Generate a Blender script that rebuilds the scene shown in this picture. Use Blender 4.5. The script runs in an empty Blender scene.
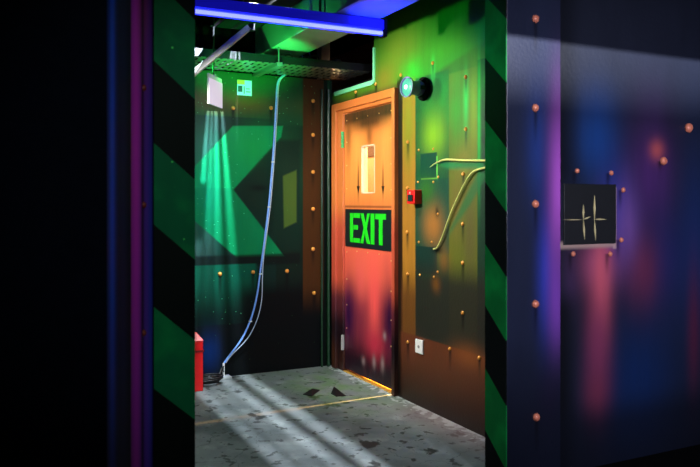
import bpy, bmesh, math, random
from mathutils import Vector, Matrix
random.seed(7)
C = bpy.context.scene.collection
# ------------------------------------------------------------------ camera geometry
CX, CY, H = -2.49, -5.35, 1.31
CA, SA, F, HOR = .896, .444, 730.0, 203.0

def ray(px, py):
    a = (px - 350) / F; b = (HOR - py) / F
    return Vector((CA * a + SA, -SA * a + CA, b))
O = Vector((CX, CY, H))
def on_x(px, py, x0=0.0):
    r = ray(px, py); return O + r * ((x0 - CX) / r.x)
def on_y(px, py, y0=0.0):
    r = ray(px, py); return O + r * ((y0 - CY) / r.y)
def on_z(px, py, z0=0.0):
    r = ray(px, py); return O + r * ((z0 - H) / r.z)
def c2w(X, Y, z=0.0):
    return Vector((CX + CA * X + SA * Y, CY - SA * X + CA * Y, z))

# ------------------------------------------------------------------ helpers
def lin(c):
    out = []
    for v in c[:3]:
        v = v / 255.0
        out.append(v / 12.92 if v <= .04045 else ((v + .055) / 1.055) ** 2.4)
    return out

def mat(name, col, rough=.5, metal=0, emit=None, es=0, noise=0, spec=.5, alpha=None, trans=0, scale=30):
    m = bpy.data.materials.new(name); m.use_nodes = True
    nt = m.node_tree; b = nt.nodes['Principled BSDF']
    c = lin(col) + [1]
    b.inputs['Base Color'].default_value = c
    b.inputs['Roughness'].default_value = rough
    b.inputs['Metallic'].default_value = metal
    b.inputs['Specular IOR Level'].default_value = spec
    b.inputs['Transmission Weight'].default_value = trans
    if emit:
        b.inputs['Emission Color'].default_value = lin(emit) + [1]
        b.inputs['Emission Strength'].default_value = es
    if noise:
        tc = nt.nodes.new('ShaderNodeTexCoord')
        n = nt.nodes.new('ShaderNodeTexNoise'); n.inputs['Scale'].default_value = scale
        n.inputs['Detail'].default_value = 5
        nt.links.new(tc.outputs['Object'], n.inputs['Vector'])
        mx = nt.nodes.new('ShaderNodeMix'); mx.data_type = 'RGBA'
        mx.inputs[6].default_value = [v * (1 - noise) for v in c[:3]] + [1]
        mx.inputs[7].default_value = [min(1, v * (1 + noise)) for v in c[:3]] + [1]
        nt.links.new(n.outputs[0], mx.inputs[0]); nt.links.new(mx.outputs[2], b.inputs['Base Color'])
    return m

def finish(name, bm, m=None, parent=None, smooth=False, bevel=0):
    me = bpy.data.meshes.new(name)
    bmesh.ops.recalc_face_normals(bm, faces=bm.faces)
    bm.to_mesh(me); bm.free()
    if smooth:
        for p in me.polygons: p.use_smooth = True
    o = bpy.data.objects.new(name, me); C.objects.link(o)
    if m: me.materials.append(m)
    if bevel:
        bv = o.modifiers.new('bev', 'BEVEL'); bv.width = bevel; bv.segments = 2; bv.limit_method = 'ANGLE'
    if parent: o.parent = parent
    return o

def box(bm, x0, x1, y0, y1, z0, z1):
    vs = [bm.verts.new(v) for v in ((x0,y0,z0),(x1,y0,z0),(x1,y1,z0),(x0,y1,z0),(x0,y0,z1),(x1,y0,z1),(x1,y1,z1),(x0,y1,z1))]
    for f in ((0,3,2,1),(4,5,6,7),(0,1,5,4),(1,2,6,5),(2,3,7,6),(3,0,4,7)):
        bm.faces.new([vs[i] for i in f])
def boxes(name, lst, m, parent=None, bevel=0):
    bm = bmesh.new()
    for b in lst: box(bm, *b)
    return finish(name, bm, m, parent, bevel=bevel)

def prism(bm, pts, off):
    """closed polygon (3-D points) extruded by the vector off"""
    a = [bm.verts.new(p) for p in pts]; b = [bm.verts.new(Vector(p) + off) for p in pts]
    bm.faces.new(a); bm.faces.new(b[::-1])
    n = len(pts)
    for i in range(n): bm.faces.new([a[i], b[i], b[(i+1) % n], a[(i+1) % n]])

def spline(pts, k=8):
    P = [Vector(p) for p in pts]; P = [2*P[0]-P[1]] + P + [2*P[-1]-P[-2]]
    out = []
    for i in range(1, len(P) - 2):
        for j in range(k):
            t = j / k
            out.append(.5*((2*P[i]) + (-P[i-1]+P[i+1])*t + (2*P[i-1]-5*P[i]+4*P[i+1]-P[i+2])*t*t + (-P[i-1]+3*P[i]-3*P[i+1]+P[i+2])*t**3))
    out.append(P[-2]); return out

def tube(bm, pts, r, n=10, caps=True):
    pts = [Vector(p) for p in pts]
    rs = r if isinstance(r, (list, tuple)) else [r] * len(pts)
    up = None; rings = []
    for i, p in enumerate(pts):
        t = (pts[min(i+1, len(pts)-1)] - pts[max(i-1, 0)]).normalized()
        if up is None:
            up = Vector((0,0,1)) if abs(t.z) < .9 else Vector((1,0,0))
        s = t.cross(up).normalized(); up = s.cross(t).normalized()
        rings.append([bm.verts.new(p + (s*math.cos(2*math.pi*k/n) + up*math.sin(2*math.pi*k/n))*rs[i]) for k in range(n)])
    for a, b in zip(rings, rings[1:]):
        for k in range(n): bm.faces.new([a[k], a[(k+1) % n], b[(k+1) % n], b[k]])
    if caps:
        bm.faces.new(rings[0][::-1]); bm.faces.new(rings[-1])

def lathe(bm, origin, axis, prof, n=24):
    """prof: (distance along axis, radius)"""
    origin = Vector(origin); ax = Vector(axis).normalized()
    u = ax.orthogonal().normalized(); v = ax.cross(u)
    rings = []
    for d, r in prof:
        c = origin + ax * d
        rings.append([bm.verts.new(c)] if r < 1e-6 else [bm.verts.new(c + (u*math.cos(2*math.pi*k/n)+v*math.sin(2*math.pi*k/n))*r) for k in range(n)])
    for a, b in zip(rings, rings[1:]):
        for k in range(n):
            if len(a) == 1 and len(b) == 1: continue
            if len(a) == 1: bm.faces.new([a[0], b[k], b[(k+1) % n]])
            elif len(b) == 1: bm.faces.new([a[k], a[(k+1) % n], b[0]])
            else: bm.faces.new([a[k], a[(k+1) % n], b[(k+1) % n], b[k]])
    if len(rings[0]) > 1: bm.faces.new(rings[0][::-1])
    if len(rings[-1]) > 1: bm.faces.new(rings[-1])

def tag(o, label=None, cat=None, group=None, kind=None):
    if label: o['label'] = label
    if cat: o['category'] = cat
    if group: o['group'] = group
    if kind: o['kind'] = kind
    return o
def struct(o, label=None): return tag(o, label, 'wall' if o.name.startswith('wall') else o.name.split('_')[0], kind='structure')
def thing(name, label, cat, loc=(0,0,0), group=None):
    o = bpy.data.objects.new(name, None); C.objects.link(o); o.location = loc; o.empty_display_size = .05
    return tag(o, label, cat, group)
def adopt(parent, *kids):
    """parent the meshes (built in world coordinates) to a thing without moving them"""
    off = Matrix.Translation(parent.location)
    for k in kids:
        k.data.transform(off.inverted()); k.parent = parent
    return parent

# ------------------------------------------------------------------ shader expressions
class E:
    nt = None
    def __init__(s, k): s.k = k
    @staticmethod
    def m(op, *a, clamp=False):
        n = E.nt.nodes.new('ShaderNodeMath'); n.operation = op; n.use_clamp = clamp
        for i, v in enumerate(a):
            if isinstance(v, E): E.nt.links.new(v.k, n.inputs[i])
            else: n.inputs[i].default_value = v
        return E(n.outputs[0])
    def __add__(s, o): return E.m('ADD', s, o)
    __radd__ = __add__
    def __sub__(s, o): return E.m('SUBTRACT', s, o)
    def __rsub__(s, o): return E.m('SUBTRACT', o, s)
    def __mul__(s, o): return E.m('MULTIPLY', s, o)
    __rmul__ = __mul__
def sstep(x, a, b):
    n = E.nt.nodes.new('ShaderNodeMapRange'); n.interpolation_type = 'SMOOTHSTEP'
    E.nt.links.new(x.k, n.inputs[0]); n.inputs[1].default_value = a; n.inputs[2].default_value = b
    return E(n.outputs[0])

class Mural:
    """a hand-sprayed wall painting: u runs along the wall, z is height; both in metres"""
    def __init__(s, name, axis, conv, base, K=1.0, rough=.5, spec=.3, bump=.10):
        s.bump = bump
        s.m = bpy.data.materials.new(name); s.m.use_nodes = True
        s.nt = s.m.node_tree; E.nt = s.nt; s.K = K; s.conv = conv
        s.b = s.nt.nodes['Principled BSDF']
        s.b.inputs['Roughness'].default_value = rough
        s.b.inputs['Specular IOR Level'].default_value = spec
        g = s.nt.nodes.new('ShaderNodeNewGeometry'); s.pos = g.outputs['Position']
        sep = s.nt.nodes.new('ShaderNodeSeparateXYZ'); s.nt.links.new(s.pos, sep.inputs[0])
        if axis == 'x': s.u = E(sep.outputs[0])
        elif axis == 'y': s.u = E(sep.outputs[1])
        else: s.u = E(sep.outputs[0]) * axis[0] + E(sep.outputs[1]) * axis[1]
        s.z = E(sep.outputs[2])
        s.col = None; s.basec = s.c(base)
        n1 = s.noise(9, (1, 1, .35), 4); s.n1 = n1
        s.streak = s.noise(22, (1, 1, .09), 3)
        s.wob = s.noise(3.2, (1, 1, .5), 2)
        rgb = s.nt.nodes.new('ShaderNodeMix'); rgb.data_type = 'RGBA'
        rgb.inputs[6].default_value = [v * .75 for v in s.basec[:3]] + [1]
        rgb.inputs[7].default_value = [v * 1.25 for v in s.basec[:3]] + [1]
        s.nt.links.new(n1.k, rgb.inputs[0]); s.col = rgb.outputs[2]
    def c(s, col): return [min(.95, v / s.K) for v in lin(col)] + [1]
    def noise(s, scale, sc=(1,1,1), detail=3):
        mp = s.nt.nodes.new('ShaderNodeMapping'); mp.inputs['Scale'].default_value = sc
        s.nt.links.new(s.pos, mp.inputs[0])
        n = s.nt.nodes.new('ShaderNodeTexNoise'); n.inputs['Scale'].default_value = scale; n.inputs['Detail'].default_value = detail
        s.nt.links.new(mp.outputs[0], n.inputs['Vector']); return E(n.outputs[0])
    def lay(s, mask, col, k=1.0):
        if k != 1.0: mask = mask * k
        mx = s.nt.nodes.new('ShaderNodeMix'); mx.data_type = 'RGBA'; mx.clamp_factor = True
        s.nt.links.new(mask.k, mx.inputs[0]); s.nt.links.new(s.col, mx.inputs[6])
        mx.inputs[7].default_value = s.c(col); s.col = mx.outputs[2]
    def G(s, px, py, rx, ry, col, k=1.0, st=0.0):
        """soft sprayed blob centred at a spot of the wall"""
        p = s.conv(px, py); q = s.conv(px + rx, py); r = s.conv(px, py + ry)
        su = max(abs(q[0] - p[0]), .003); sz = max(abs(r[1] - p[1]), .003)
        a = (s.u - p[0]) * (1 / su); b = (s.z - p[1]) * (1 / sz)
        d = a * a + b * b
        g = E.m('EXPONENT', d * -1.0)
        if st: g = g * (s.streak * st + (1 - st * .5))
        s.lay(g, col, k)
    def R(s, x0, y0, x1, y1, col, soft=.004, k=1.0, st=0.0, softz=None):
        """masked rectangle, top and bottom heights read at its left edge"""
        a = s.conv(x0, y0); b = s.conv(x1, y0); c = s.conv(x0, y1)
        u0, u1 = sorted((a[0], b[0])); z0, z1 = sorted((a[1], c[1])); softz = softz or soft
        g = sstep(s.u, u0 - soft, u0 + soft) * (1 - sstep(s.u, u1 - soft, u1 + soft)) * sstep(s.z, z0 - softz, z0 + softz) * (1 - sstep(s.z, z1 - softz, z1 + softz))
        if st: g = g * (s.streak * st + (1 - st * .5))
        s.lay(g, col, k); return g
    def P(s, pts, col, soft=.006, k=1.0, st=0.0):
        q = [s.conv(*p) for p in pts]
        cu = sum(p[0] for p in q) / len(q); cz = sum(p[1] for p in q) / len(q); d = None
        for i in range(len(q)):
            (a0, a1), (b0, b1) = q[i], q[(i+1) % len(q)]
            nx, nz = b1 - a1, a0 - b0; L = math.hypot(nx, nz) or 1; nx /= L; nz /= L
            if (cu - a0) * nx + (cz - a1) * nz < 0: nx, nz = -nx, -nz
            e = s.u * nx + s.z * nz - (a0 * nx + a1 * nz)
            d = e if d is None else E.m('MINIMUM', d, e)
        g = sstep(d, -soft, soft)
        if st: g = g * (s.streak * st + (1 - st * .5))
        s.lay(g, col, k); return g
    def drip(s, px, py, L, w=1.6, col=(6, 6, 6), k=.85):
        """sprayed runs below a rivet"""
        p = s.conv(px, py); q = s.conv(px + w, py); r = s.conv(px, py + L)
        su = max(abs(q[0] - p[0]), .004); a = (s.u - p[0]) * (1 / su)
        g = E.m('EXPONENT', a * a * -1.0) * (1 - sstep(s.z, p[1] - .004, p[1] + .004)) * sstep(s.z, r[1], p[1])
        s.lay(g, col, k)
    def specks(s, mask, col, scale=45, thr=.16, keep=.72, k=.9):
        v = s.nt.nodes.new('ShaderNodeTexVoronoi'); v.inputs['Scale'].default_value = scale
        s.nt.links.new(s.pos, v.inputs['Vector'])
        sp = s.nt.nodes.new('ShaderNodeSeparateColor'); s.nt.links.new(v.outputs['Color'], sp.inputs[0])
        on = sstep(E(sp.outputs[0]), keep, keep + .02)
        dot = 1 - sstep(E(v.outputs['Distance']), thr * .5, thr)
        s.lay(on * dot * mask, col, k)
    def done(s):
        s.nt.links.new(s.col, s.b.inputs['Base Color'])
        bp = s.nt.nodes.new('ShaderNodeBump'); bp.inputs['Strength'].default_value = s.bump; bp.inputs['Distance'].default_value = .01
        s.nt.links.new(s.noise(60).k, bp.inputs['Height']); s.nt.links.new(bp.outputs[0], s.b.inputs['Normal'])
        return s.m

def cB(px, py): p = on_y(px, py, 0); return p.x, p.z
def cD(px, py): p = on_x(px, py, 0); return p.y, p.z

CEIL = 2.95
YP = CY + CA * 3.0                      # front plane of the partition
XR = on_y(505.3, 300, YP).x               # left face of the right-hand jamb
YB = on_x(485, 300, XR).y               # rear plane of the partition
XL = on_y(195, 300, YP).x               # right end of the left-hand post

# ------------------------------------------------------------------ materials
blackm = mat('matt_black_paint', (12, 12, 15), .8, noise=.3, spec=.08)
darkmetal = mat('dark_steel', (30, 32, 36), .4, .6, noise=.2)
galv = mat('galvanised_steel', (150, 155, 155), .35, .8, noise=.15)
ductm = mat('grey_duct_sheet', (125, 130, 132), .5, .1, noise=.15, scale=8)
copper = mat('orange_rivet_paint', (240, 155, 65), .38, .15, noise=.3, scale=120)
copperd = mat('rose_rivet_paint', (215, 125, 100), .4, .1, noise=.3, scale=120)
white = mat('white_plastic', (225, 225, 225), .4)
redp = mat('red_plastic', (215, 18, 22), .35, noise=.12)
cream = mat('cream_wall_paint', (235, 200, 150), .7, noise=.05)
glass = mat('clear_glass', (245, 245, 245), .02, trans=1)

# ------------------------------------------------------------------ floor
def floor_material():
    s = Mural('stained_concrete', 'x', lambda x, y: (0, 0), (112, 118, 118), K=1.0, rough=.62, spec=.35)
    n = s.noise(2.2, (1,1,1), 6); s.lay(sstep(n, .45, .65), (72, 80, 80), .8)
    n = s.noise(7, (1,1,1), 8); s.lay(sstep(n, .52, .68), (150, 156, 152), .45)
    n = s.noise(14, (1,1,1), 8); s.lay(sstep(n, .585, .64), (26, 30, 28), .85)
    n = s.noise(5.1, (1,.6,1), 9); s.lay(sstep(n, .62, .66), (14, 15, 15), .9)
    n = s.noise(40, (1,1,1), 3); s.lay(sstep(n, .66, .70), (30, 32, 30), .7)
    # hairline cracks
    v = s.nt.nodes.new('ShaderNodeTexVoronoi'); v.feature = 'DISTANCE_TO_EDGE'; v.inputs['Scale'].default_value = 1.3
    w = s.nt.nodes.new('ShaderNodeTexNoise'); w.inputs['Scale'].default_value = 6; w.inputs['Detail'].default_value = 6
    s.nt.links.new(s.pos, w.inputs['Vector'])
    va = s.nt.nodes.new('ShaderNodeVectorMath'); va.operation = 'MULTIPLY_ADD'
    s.nt.links.new(w.outputs['Color'], va.inputs[0]); va.inputs[1].default_value = (.35, .35, .0); s.nt.links.new(s.pos, va.inputs[2])
    s.nt.links.new(va.outputs[0], v.inputs['Vector'])
    s.lay(1 - sstep(E(v.outputs['Distance']), .001, .006), (35, 38, 36), .6)
    # green light spill painted by the door; pale dust, pinkish tint along the painted wall
    sy = s.nt.nodes.new('ShaderNodeSeparateXYZ'); s.nt.links.new(s.pos, sy.inputs[0]); X, Y = E(sy.outputs[0]), E(sy.outputs[1])
    a = (X + .30) * 3.2; b = (Y + .62) * 1.5
    s.lay(E.m('EXPONENT', (a * a + b * b) * -1.0) * sstep(s.noise(5, (1,1,1), 5), .35, .65), (78, 120, 48), .7)
    n = s.noise(18, (1,1,1), 6); s.lay(sstep(n + sstep(X, -.14, -.01) * .25, .66, .74) * sstep(X, -.2, -.1), (185, 190, 190), .7)
    s.lay(sstep(X, -.35, -.02) * (1 - sstep(Y, -1.5, -1.1)), (150, 120, 125), .45)
    return s.done()
floor_m = floor_material()
struct(boxes('floor', [(-3.6, 2.2, YP+.022, 3.2, -.1, 0)], floor_m))
struct(boxes('floor_front', [(-3.6, 2.2, -8, YP+.022, -.1, 0)], mat('black_floor_vinyl', (8, 8, 10), .8, noise=.3, spec=.03)))
struct(boxes('ceiling', [(-3.6, 2.2, -8, .1, CEIL, CEIL+.1), (.1, 2.2, .1, 3.2, CEIL, CEIL+.1)], blackm))

# ------------------------------------------------------------------ back wall mural
def back_mural():
    s = Mural('green_arrow_mural', 'x', cB, (9, 26, 20), K=KB, rough=.5, spec=.12)
    g = s.R(150, 60, 330, 118, (20, 70, 38), .02, .8, st=.6)                      # green band at the top
    s.G(255, 104, 48, 10, (96, 82, 20), .75, st=.4)
    s.G(212, 100, 22, 10, (96, 60, 48), .7)
    s.R(150, 112.5, 276, 300, (10, 38, 32), .008, .9)
    s.R(150, 112.5, 232, 128, (26, 44, 44), .02, .8)
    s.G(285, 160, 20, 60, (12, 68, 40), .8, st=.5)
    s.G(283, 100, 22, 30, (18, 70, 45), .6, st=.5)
    s.R(150, 128, 214, 345, (52, 76, 76), .05, .6, softz=.1, st=.8)  # pale grey where the white light streaks fall, put into the paint
    # the big arrow, two arms
    a = s.P([(233, 126), (283, 126), (281, 137), (232, 191), (180, 191), (180, 182)], (0, 138, 78), .008, .97, st=.4)
    b = s.P([(180, 188), (232, 188), (284, 256), (236, 257), (180, 208)], (0, 122, 72), .008, .97, st=.4)
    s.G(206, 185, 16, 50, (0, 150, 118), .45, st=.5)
    s.G(255, 148, 16, 20, (10, 150, 60), .5, st=.4)
    s.P([(236, 191), (262, 158), (280, 140), (300, 140), (300, 250), (283, 250)], (9, 34, 26), .02, .85)
    s.G(259, 188, 9, 3, (0, 8, 8), .9)
    s.P([(283, 176), (296.5, 170), (296.5, 222), (284, 228)], (70, 96, 34), .01, .75)
    s.R(188, 256.5, 300, 268, (6, 14, 14), .012, .8)
    c = s.R(150, 267.5, 256, 330, (0, 84, 62), .02, .85, softz=.006, st=.5)
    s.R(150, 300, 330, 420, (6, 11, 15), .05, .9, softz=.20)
    s.G(209, 352, 9, 18, (10, 50, 120), .6)
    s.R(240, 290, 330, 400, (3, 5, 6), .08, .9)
    # rust column
    s.R(303, 60, 324, 300, (62, 34, 10), .005, .95, st=.6, softz=.15)
    s.R(324, 60, 327.5, 370, (6, 16, 10), .003, .9)
    for (x, y) in BR: s.drip(x, y, 22 if y < 260 else 34)
    s.drip(270, 268, 0.1)
    m = a + b + c + g * .6
    s.specks(E.m('MINIMUM', m, 1.0) * s.n1 * 1.6, (120, 235, 170), 34, .13, .6)
    s.specks(1 - E.m('MINIMUM', m * 2.0, 1.0), (90, 150, 90), 26, .07, .86, .6)
    return s.done()
BR = [(313, 101), (313, 135), (313, 172), (313, 209), (313, 249), (314, 293), (220, 274), (253, 272), (287, 271), (233, 108), (271, 108)]
KB, KD, KR = 1.0, 1.0, 1.0
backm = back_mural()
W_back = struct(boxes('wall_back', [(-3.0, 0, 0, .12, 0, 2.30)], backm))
struct(boxes('wall_back_upper', [(-3.0, 0, .3, .4, 2.3, CEIL)], blackm))

def rivet_mesh(bm, p, n, r):
    lathe(bm, p, n, [(-.001, r), (r*.25, r), (r*.62, r*.78), (r*.85, r*.42), (r*.92, 0)], 14)
def rivets(parent, lst, conv3, n, r, m, proud=0.0):
    out = []
    first = None
    for q in lst:
        x, y = q[0], q[1]; rr = q[2] if len(q) > 2 else r
        p = conv3(x, y) + Vector(n) * proud
        if first is None or abs(rr - first[1]) > 1e-6:
            bm = bmesh.new(); rivet_mesh(bm, (0,0,0), n, rr)
            o = finish('rivet', bm, m, parent, smooth=True); first = (o, rr)
        else:
            o = first[0].copy(); C.objects.link(o); o.parent = parent
        o.location = p; out.append(o)
    return out
rivets(W_back, BR, lambda x, y: on_y(x, y, 0), (0,-1,0), .0155, copper)

# ------------------------------------------------------------------ door wall mural
DRV = [(407.5,188),(407.5,232),(408,274),(408,342),(408,142),(466,77),(466,129),(463.5,174),(463,224),(463,263),(463,313),
       (450,349),(479.5,358),(433,63),(401,75),(376,84),(356,92)]
DRS = [(418,182),(433.6,182),(419,242),(432,242),(420,275),(434,277),(438,272),(419,150),(433.5,149),(438,214),(438.5,177)]
def door_mural():
    s = Mural('rust_and_green_mural', 'y', cD, (34, 40, 26), K=KD, rough=.4, spec=.4)
    s.R(400, 60, 490, 420, (52, 66, 22), .02, .9, st=.8)
    # top: yellow green spray
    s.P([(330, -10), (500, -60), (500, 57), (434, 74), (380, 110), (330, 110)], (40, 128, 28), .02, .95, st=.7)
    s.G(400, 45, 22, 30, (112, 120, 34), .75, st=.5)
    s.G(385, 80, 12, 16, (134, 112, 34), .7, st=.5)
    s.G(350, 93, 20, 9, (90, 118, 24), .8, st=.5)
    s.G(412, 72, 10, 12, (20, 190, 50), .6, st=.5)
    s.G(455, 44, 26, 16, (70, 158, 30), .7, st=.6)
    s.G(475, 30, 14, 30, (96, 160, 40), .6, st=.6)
    s.R(401, 86, 415.5, 335, (160, 108, 34), .006, .9, st=.6, softz=.05)
    s.G(408, 130, 6, 45, (100, 130, 30), .6, st=.5)
    s.R(415.5, 79, 449, 345, (8, 66, 38), .006, .95, st=.4)          # green plate column
    s.G(437, 100, 16, 22, (6, 110, 36), .7, st=.4)
    s.G(434, 135, 12, 22, (120, 165, 24), .9, st=.4)
    s.R(449, 74, 477.5, 346, (86, 92, 26), .006, .95, st=.8)
    s.G(457, 110, 8, 35, (36, 128, 34), .8, st=.6)
    s.G(474, 110, 5, 45, (130, 150, 20), .7, st=.5)
    s.G(466, 100, 2.4, 28, (20, 190, 90), .8)
    s.G(464, 160, 9, 18, (120, 110, 40), .7, st=.6)
    s.G(456, 210, 6, 30, (104, 84, 40), .7, st=.6)
    s.G(470, 235, 7, 50, (84, 76, 40), .8, st=.6)
    s.G(433, 70, 2, 12, (60, 210, 90), .7)
    s.R(477.5, 60, 492, 420, (8, 44, 32), .006, .9, st=.4)
    s.G(479, 120, 1.6, 60, (30, 190, 70), .8)
    # spray below the two hoses
    s.P([(437, 164), (450, 161), (484, 161), (484, 168), (450, 169)], (10, 110, 62), .02, .85)
    s.P([(478, 172), (490, 168), (490, 176), (470, 205), (450, 240), (445, 238)], (14, 92, 50), .02, .7)
    s.R(397, 80, 402.6, 420, (26, 14, 8), .003, .95, softz=.03)  # shadow beside the door frame, painted as a dark strip
    # plates
    s.R(420.5, 154, 437, 178, (0, 56, 40), .004, .97); s.R(436.4, 156, 437.6, 180, (100, 190, 70), .002, .8)
    s.R(421, 178.5, 437, 180, (110, 170, 60), .002, .7)
    s.R(415.5, 180, 449, 250, (12, 60, 44), .006, .9)
    s.G(433, 225, 10, 20, (150, 96, 40), .95, st=.3)
    s.G(426, 190, 8, 14, (40, 96, 24), .8, st=.4)
    s.R(415.5, 245.5, 437, 272, (14, 42, 36), .004, .95)
    s.G(444, 262, 6, 14, (122, 82, 34), .8, st=.4); s.G(437, 250, 5, 3, (3, 5, 4), .9)
    s.G(437, 212, 1.8, 5, (8, 8, 4), .9)
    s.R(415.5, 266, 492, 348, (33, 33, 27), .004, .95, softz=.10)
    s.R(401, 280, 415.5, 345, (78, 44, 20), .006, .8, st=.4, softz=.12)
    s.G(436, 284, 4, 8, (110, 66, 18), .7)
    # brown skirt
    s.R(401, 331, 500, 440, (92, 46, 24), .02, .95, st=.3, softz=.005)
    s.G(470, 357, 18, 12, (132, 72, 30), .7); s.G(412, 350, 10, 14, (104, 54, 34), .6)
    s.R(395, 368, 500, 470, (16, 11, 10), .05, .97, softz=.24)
    for (x, y) in DRV: s.drip(x, y, 26, 1.3)
    s.specks(s.n1, (150, 130, 90), 30, .07, .85, .5)
    return s.done()
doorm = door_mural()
# opening for the door and the notch for the cable tray
def yd(px): return on_x(px, 203, 0).y
fy0, fy1 = yd(335), yd(398.2)           # frame outer edges (far, near)
ly0, ly1 = yd(344.5), yd(393.3)         # leaf edges
FT = on_x(397, 88, 0).z; LT = on_x(392, 103, 0).z
ny = yd(374); nz = on_x(374, 80, 0).z
bm = bmesh.new()
X0, X1 = 0, .12
box(bm, X0, X1, -2.5, fy1 + .02, 0, CEIL)                       # near part
box(bm, X0, X1, fy1 + .02, ny, FT - .02, CEIL)                       # above the door
box(bm, X0, X1, ny, fy0 - .02, FT - .02, nz)
box(bm, X0, X1, fy0 - .02, 0, 0, nz)
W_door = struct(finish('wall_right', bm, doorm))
rivets(W_door, DRV, lambda x, y: on_x(x, y, 0), (-1,0,0), .0125, copper)
rivets(W_door, DRS, lambda x, y: on_x(x, y, 0), (-1,0,0), .0085, copper)
mint = mat('mint_edge_paint', (130, 245, 180), .5)
boxes('notch_edge', [(-.012, 0, ny - .022, ny, nz - .02, nz + .23), (-.012, 0, ny, -.06, nz - .032, nz)], mint, W_door)

# ------------------------------------------------------------------ door
def door_leaf_mural():
    s = Mural('rust_orange_door_paint', 'y', cD, (205, 112, 56), K=KDOOR, rough=.42, spec=.4)
    s.R(344, 112, 394, 200, (232, 140, 62), .02, .8, st=.9, softz=.1)
    s.G(356, 150, 7, 30, (248, 160, 76), .6, st=.8); s.G(384, 150, 6, 40, (244, 160, 80), .6, st=.8)
    s.G(369, 122, 24, 9, (44, 34, 16), .95, st=.5); s.R(340, 85, 400, 127, (44, 36, 18), .02, .95, softz=.035, st=.3)
    s.G(369, 135, 3, 14, (90, 55, 25), .7, st=.6)
    s.G(348, 135, 3, 22, (110, 62, 25), .7, st=.6)
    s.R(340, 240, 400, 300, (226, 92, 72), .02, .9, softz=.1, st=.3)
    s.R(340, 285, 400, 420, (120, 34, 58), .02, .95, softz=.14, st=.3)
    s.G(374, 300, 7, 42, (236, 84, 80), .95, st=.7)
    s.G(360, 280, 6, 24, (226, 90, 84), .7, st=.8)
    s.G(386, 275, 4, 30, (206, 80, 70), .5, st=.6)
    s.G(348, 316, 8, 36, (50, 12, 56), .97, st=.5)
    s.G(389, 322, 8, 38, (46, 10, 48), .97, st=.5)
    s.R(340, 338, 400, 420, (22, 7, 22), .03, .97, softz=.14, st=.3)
    s.G(374, 345, 9, 14, (190, 44, 70), .75, st=.8)
    for (x, y, L) in ((373.5, 362, 6), (382, 364, 7), (363, 361, 4), (384, 336, 4)):
        s.G(x, y, 1.7, L, (150, 128, 130), .7, st=.9)
    for x in (357.8, 382.5):
        s.G(x, 172, .5, 9, (30, 16, 8), .7); s.G(x, 185, .7, 12, (18, 8, 4), .95); s.P([(x-1.6, 186), (x+1.6, 186), (x, 194)], (14, 8, 4), .004)
    s.R(344, 205.5, 394, 207.5, (80, 34, 18), .003, .6)
    s.specks(s.n1, (120, 50, 30), 40, .12, .8, .6)
    return s.done()
def frame_mural():
    s = Mural('rust_door_frame_paint', 'y', cD, (190, 104, 48), K=KDOOR, rough=.35, spec=.5)
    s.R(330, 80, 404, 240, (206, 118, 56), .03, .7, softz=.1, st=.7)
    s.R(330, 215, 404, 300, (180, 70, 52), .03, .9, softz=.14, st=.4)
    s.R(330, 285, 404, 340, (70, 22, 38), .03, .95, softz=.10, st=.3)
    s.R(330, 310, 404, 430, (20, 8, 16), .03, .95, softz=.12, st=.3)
    return s.done()
KDOOR = 1.0
door = thing('door_1', 'rust-orange painted door with narrow window in the right wall', 'door')
door['kind'] = 'structure'
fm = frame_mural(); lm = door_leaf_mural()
bm = bmesh.new()
JW = .055
# jamb linings + stepped architrave
for y0, y1, z0, z1 in ((fy0, ly0 + .004, 0, FT), (ly1 - .011, fy1, 0, FT), (ly0 + .004, ly1 - .011, LT + .008, FT)):
    a, b = sorted((y0, y1)); box(bm, -.012, .11, a, b, z0, z1)
w = abs(fy0 - ly0) * .42
wn = abs(fy1 - ly1 + .011) * .7
for y0, y1, z0, z1 in ((fy0, fy0 - w, 0, FT), (fy1 + wn, fy1, 0, FT), (fy0 - w, fy1 + wn, FT - w*.8, FT)):
    a, b = sorted((y0, y1)); box(bm, -.032, -.010, a, b, z0, z1)
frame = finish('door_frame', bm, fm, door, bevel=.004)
# leaf with a cut-out for the glazing
wy0, wy1 = yd(361.2), yd(374.6); wz1 = on_x(361.2, 146, 0).z; wz0 = on_x(361.2, 193.5, 0).z
bm = bmesh.new(); DX0, DX1 = .004, .046; GB = .022
ring = [(ly1, GB), (ly0, GB), (ly0, LT), (ly1, LT)]
box(bm, DX0, DX1, ly1, wy1, GB, LT); box(bm, DX0, DX1, wy0, ly0, GB, LT)
box(bm, DX0, DX1, wy1, wy0, GB, wz0); box(bm, DX0, DX1, wy1, wy0, wz1, LT)
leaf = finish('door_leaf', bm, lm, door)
wf = mat('cream_window_frame', (240, 215, 180), .5)
boxes('window_frame', [(.0, .05, wy0-.012, wy0, wz0, wz1), (.0, .05, wy1, wy1+.008, wz0, wz1), (.0, .05, wy1, wy0, wz0, wz0+.008), (.0, .05, wy1, wy0, wz1-.008, wz1)], wf, leaf)
boxes('window_pane', [(.022, .026, wy1+.008, wy0-.012, wz0+.008, wz1-.008)], glass, leaf)
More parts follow.
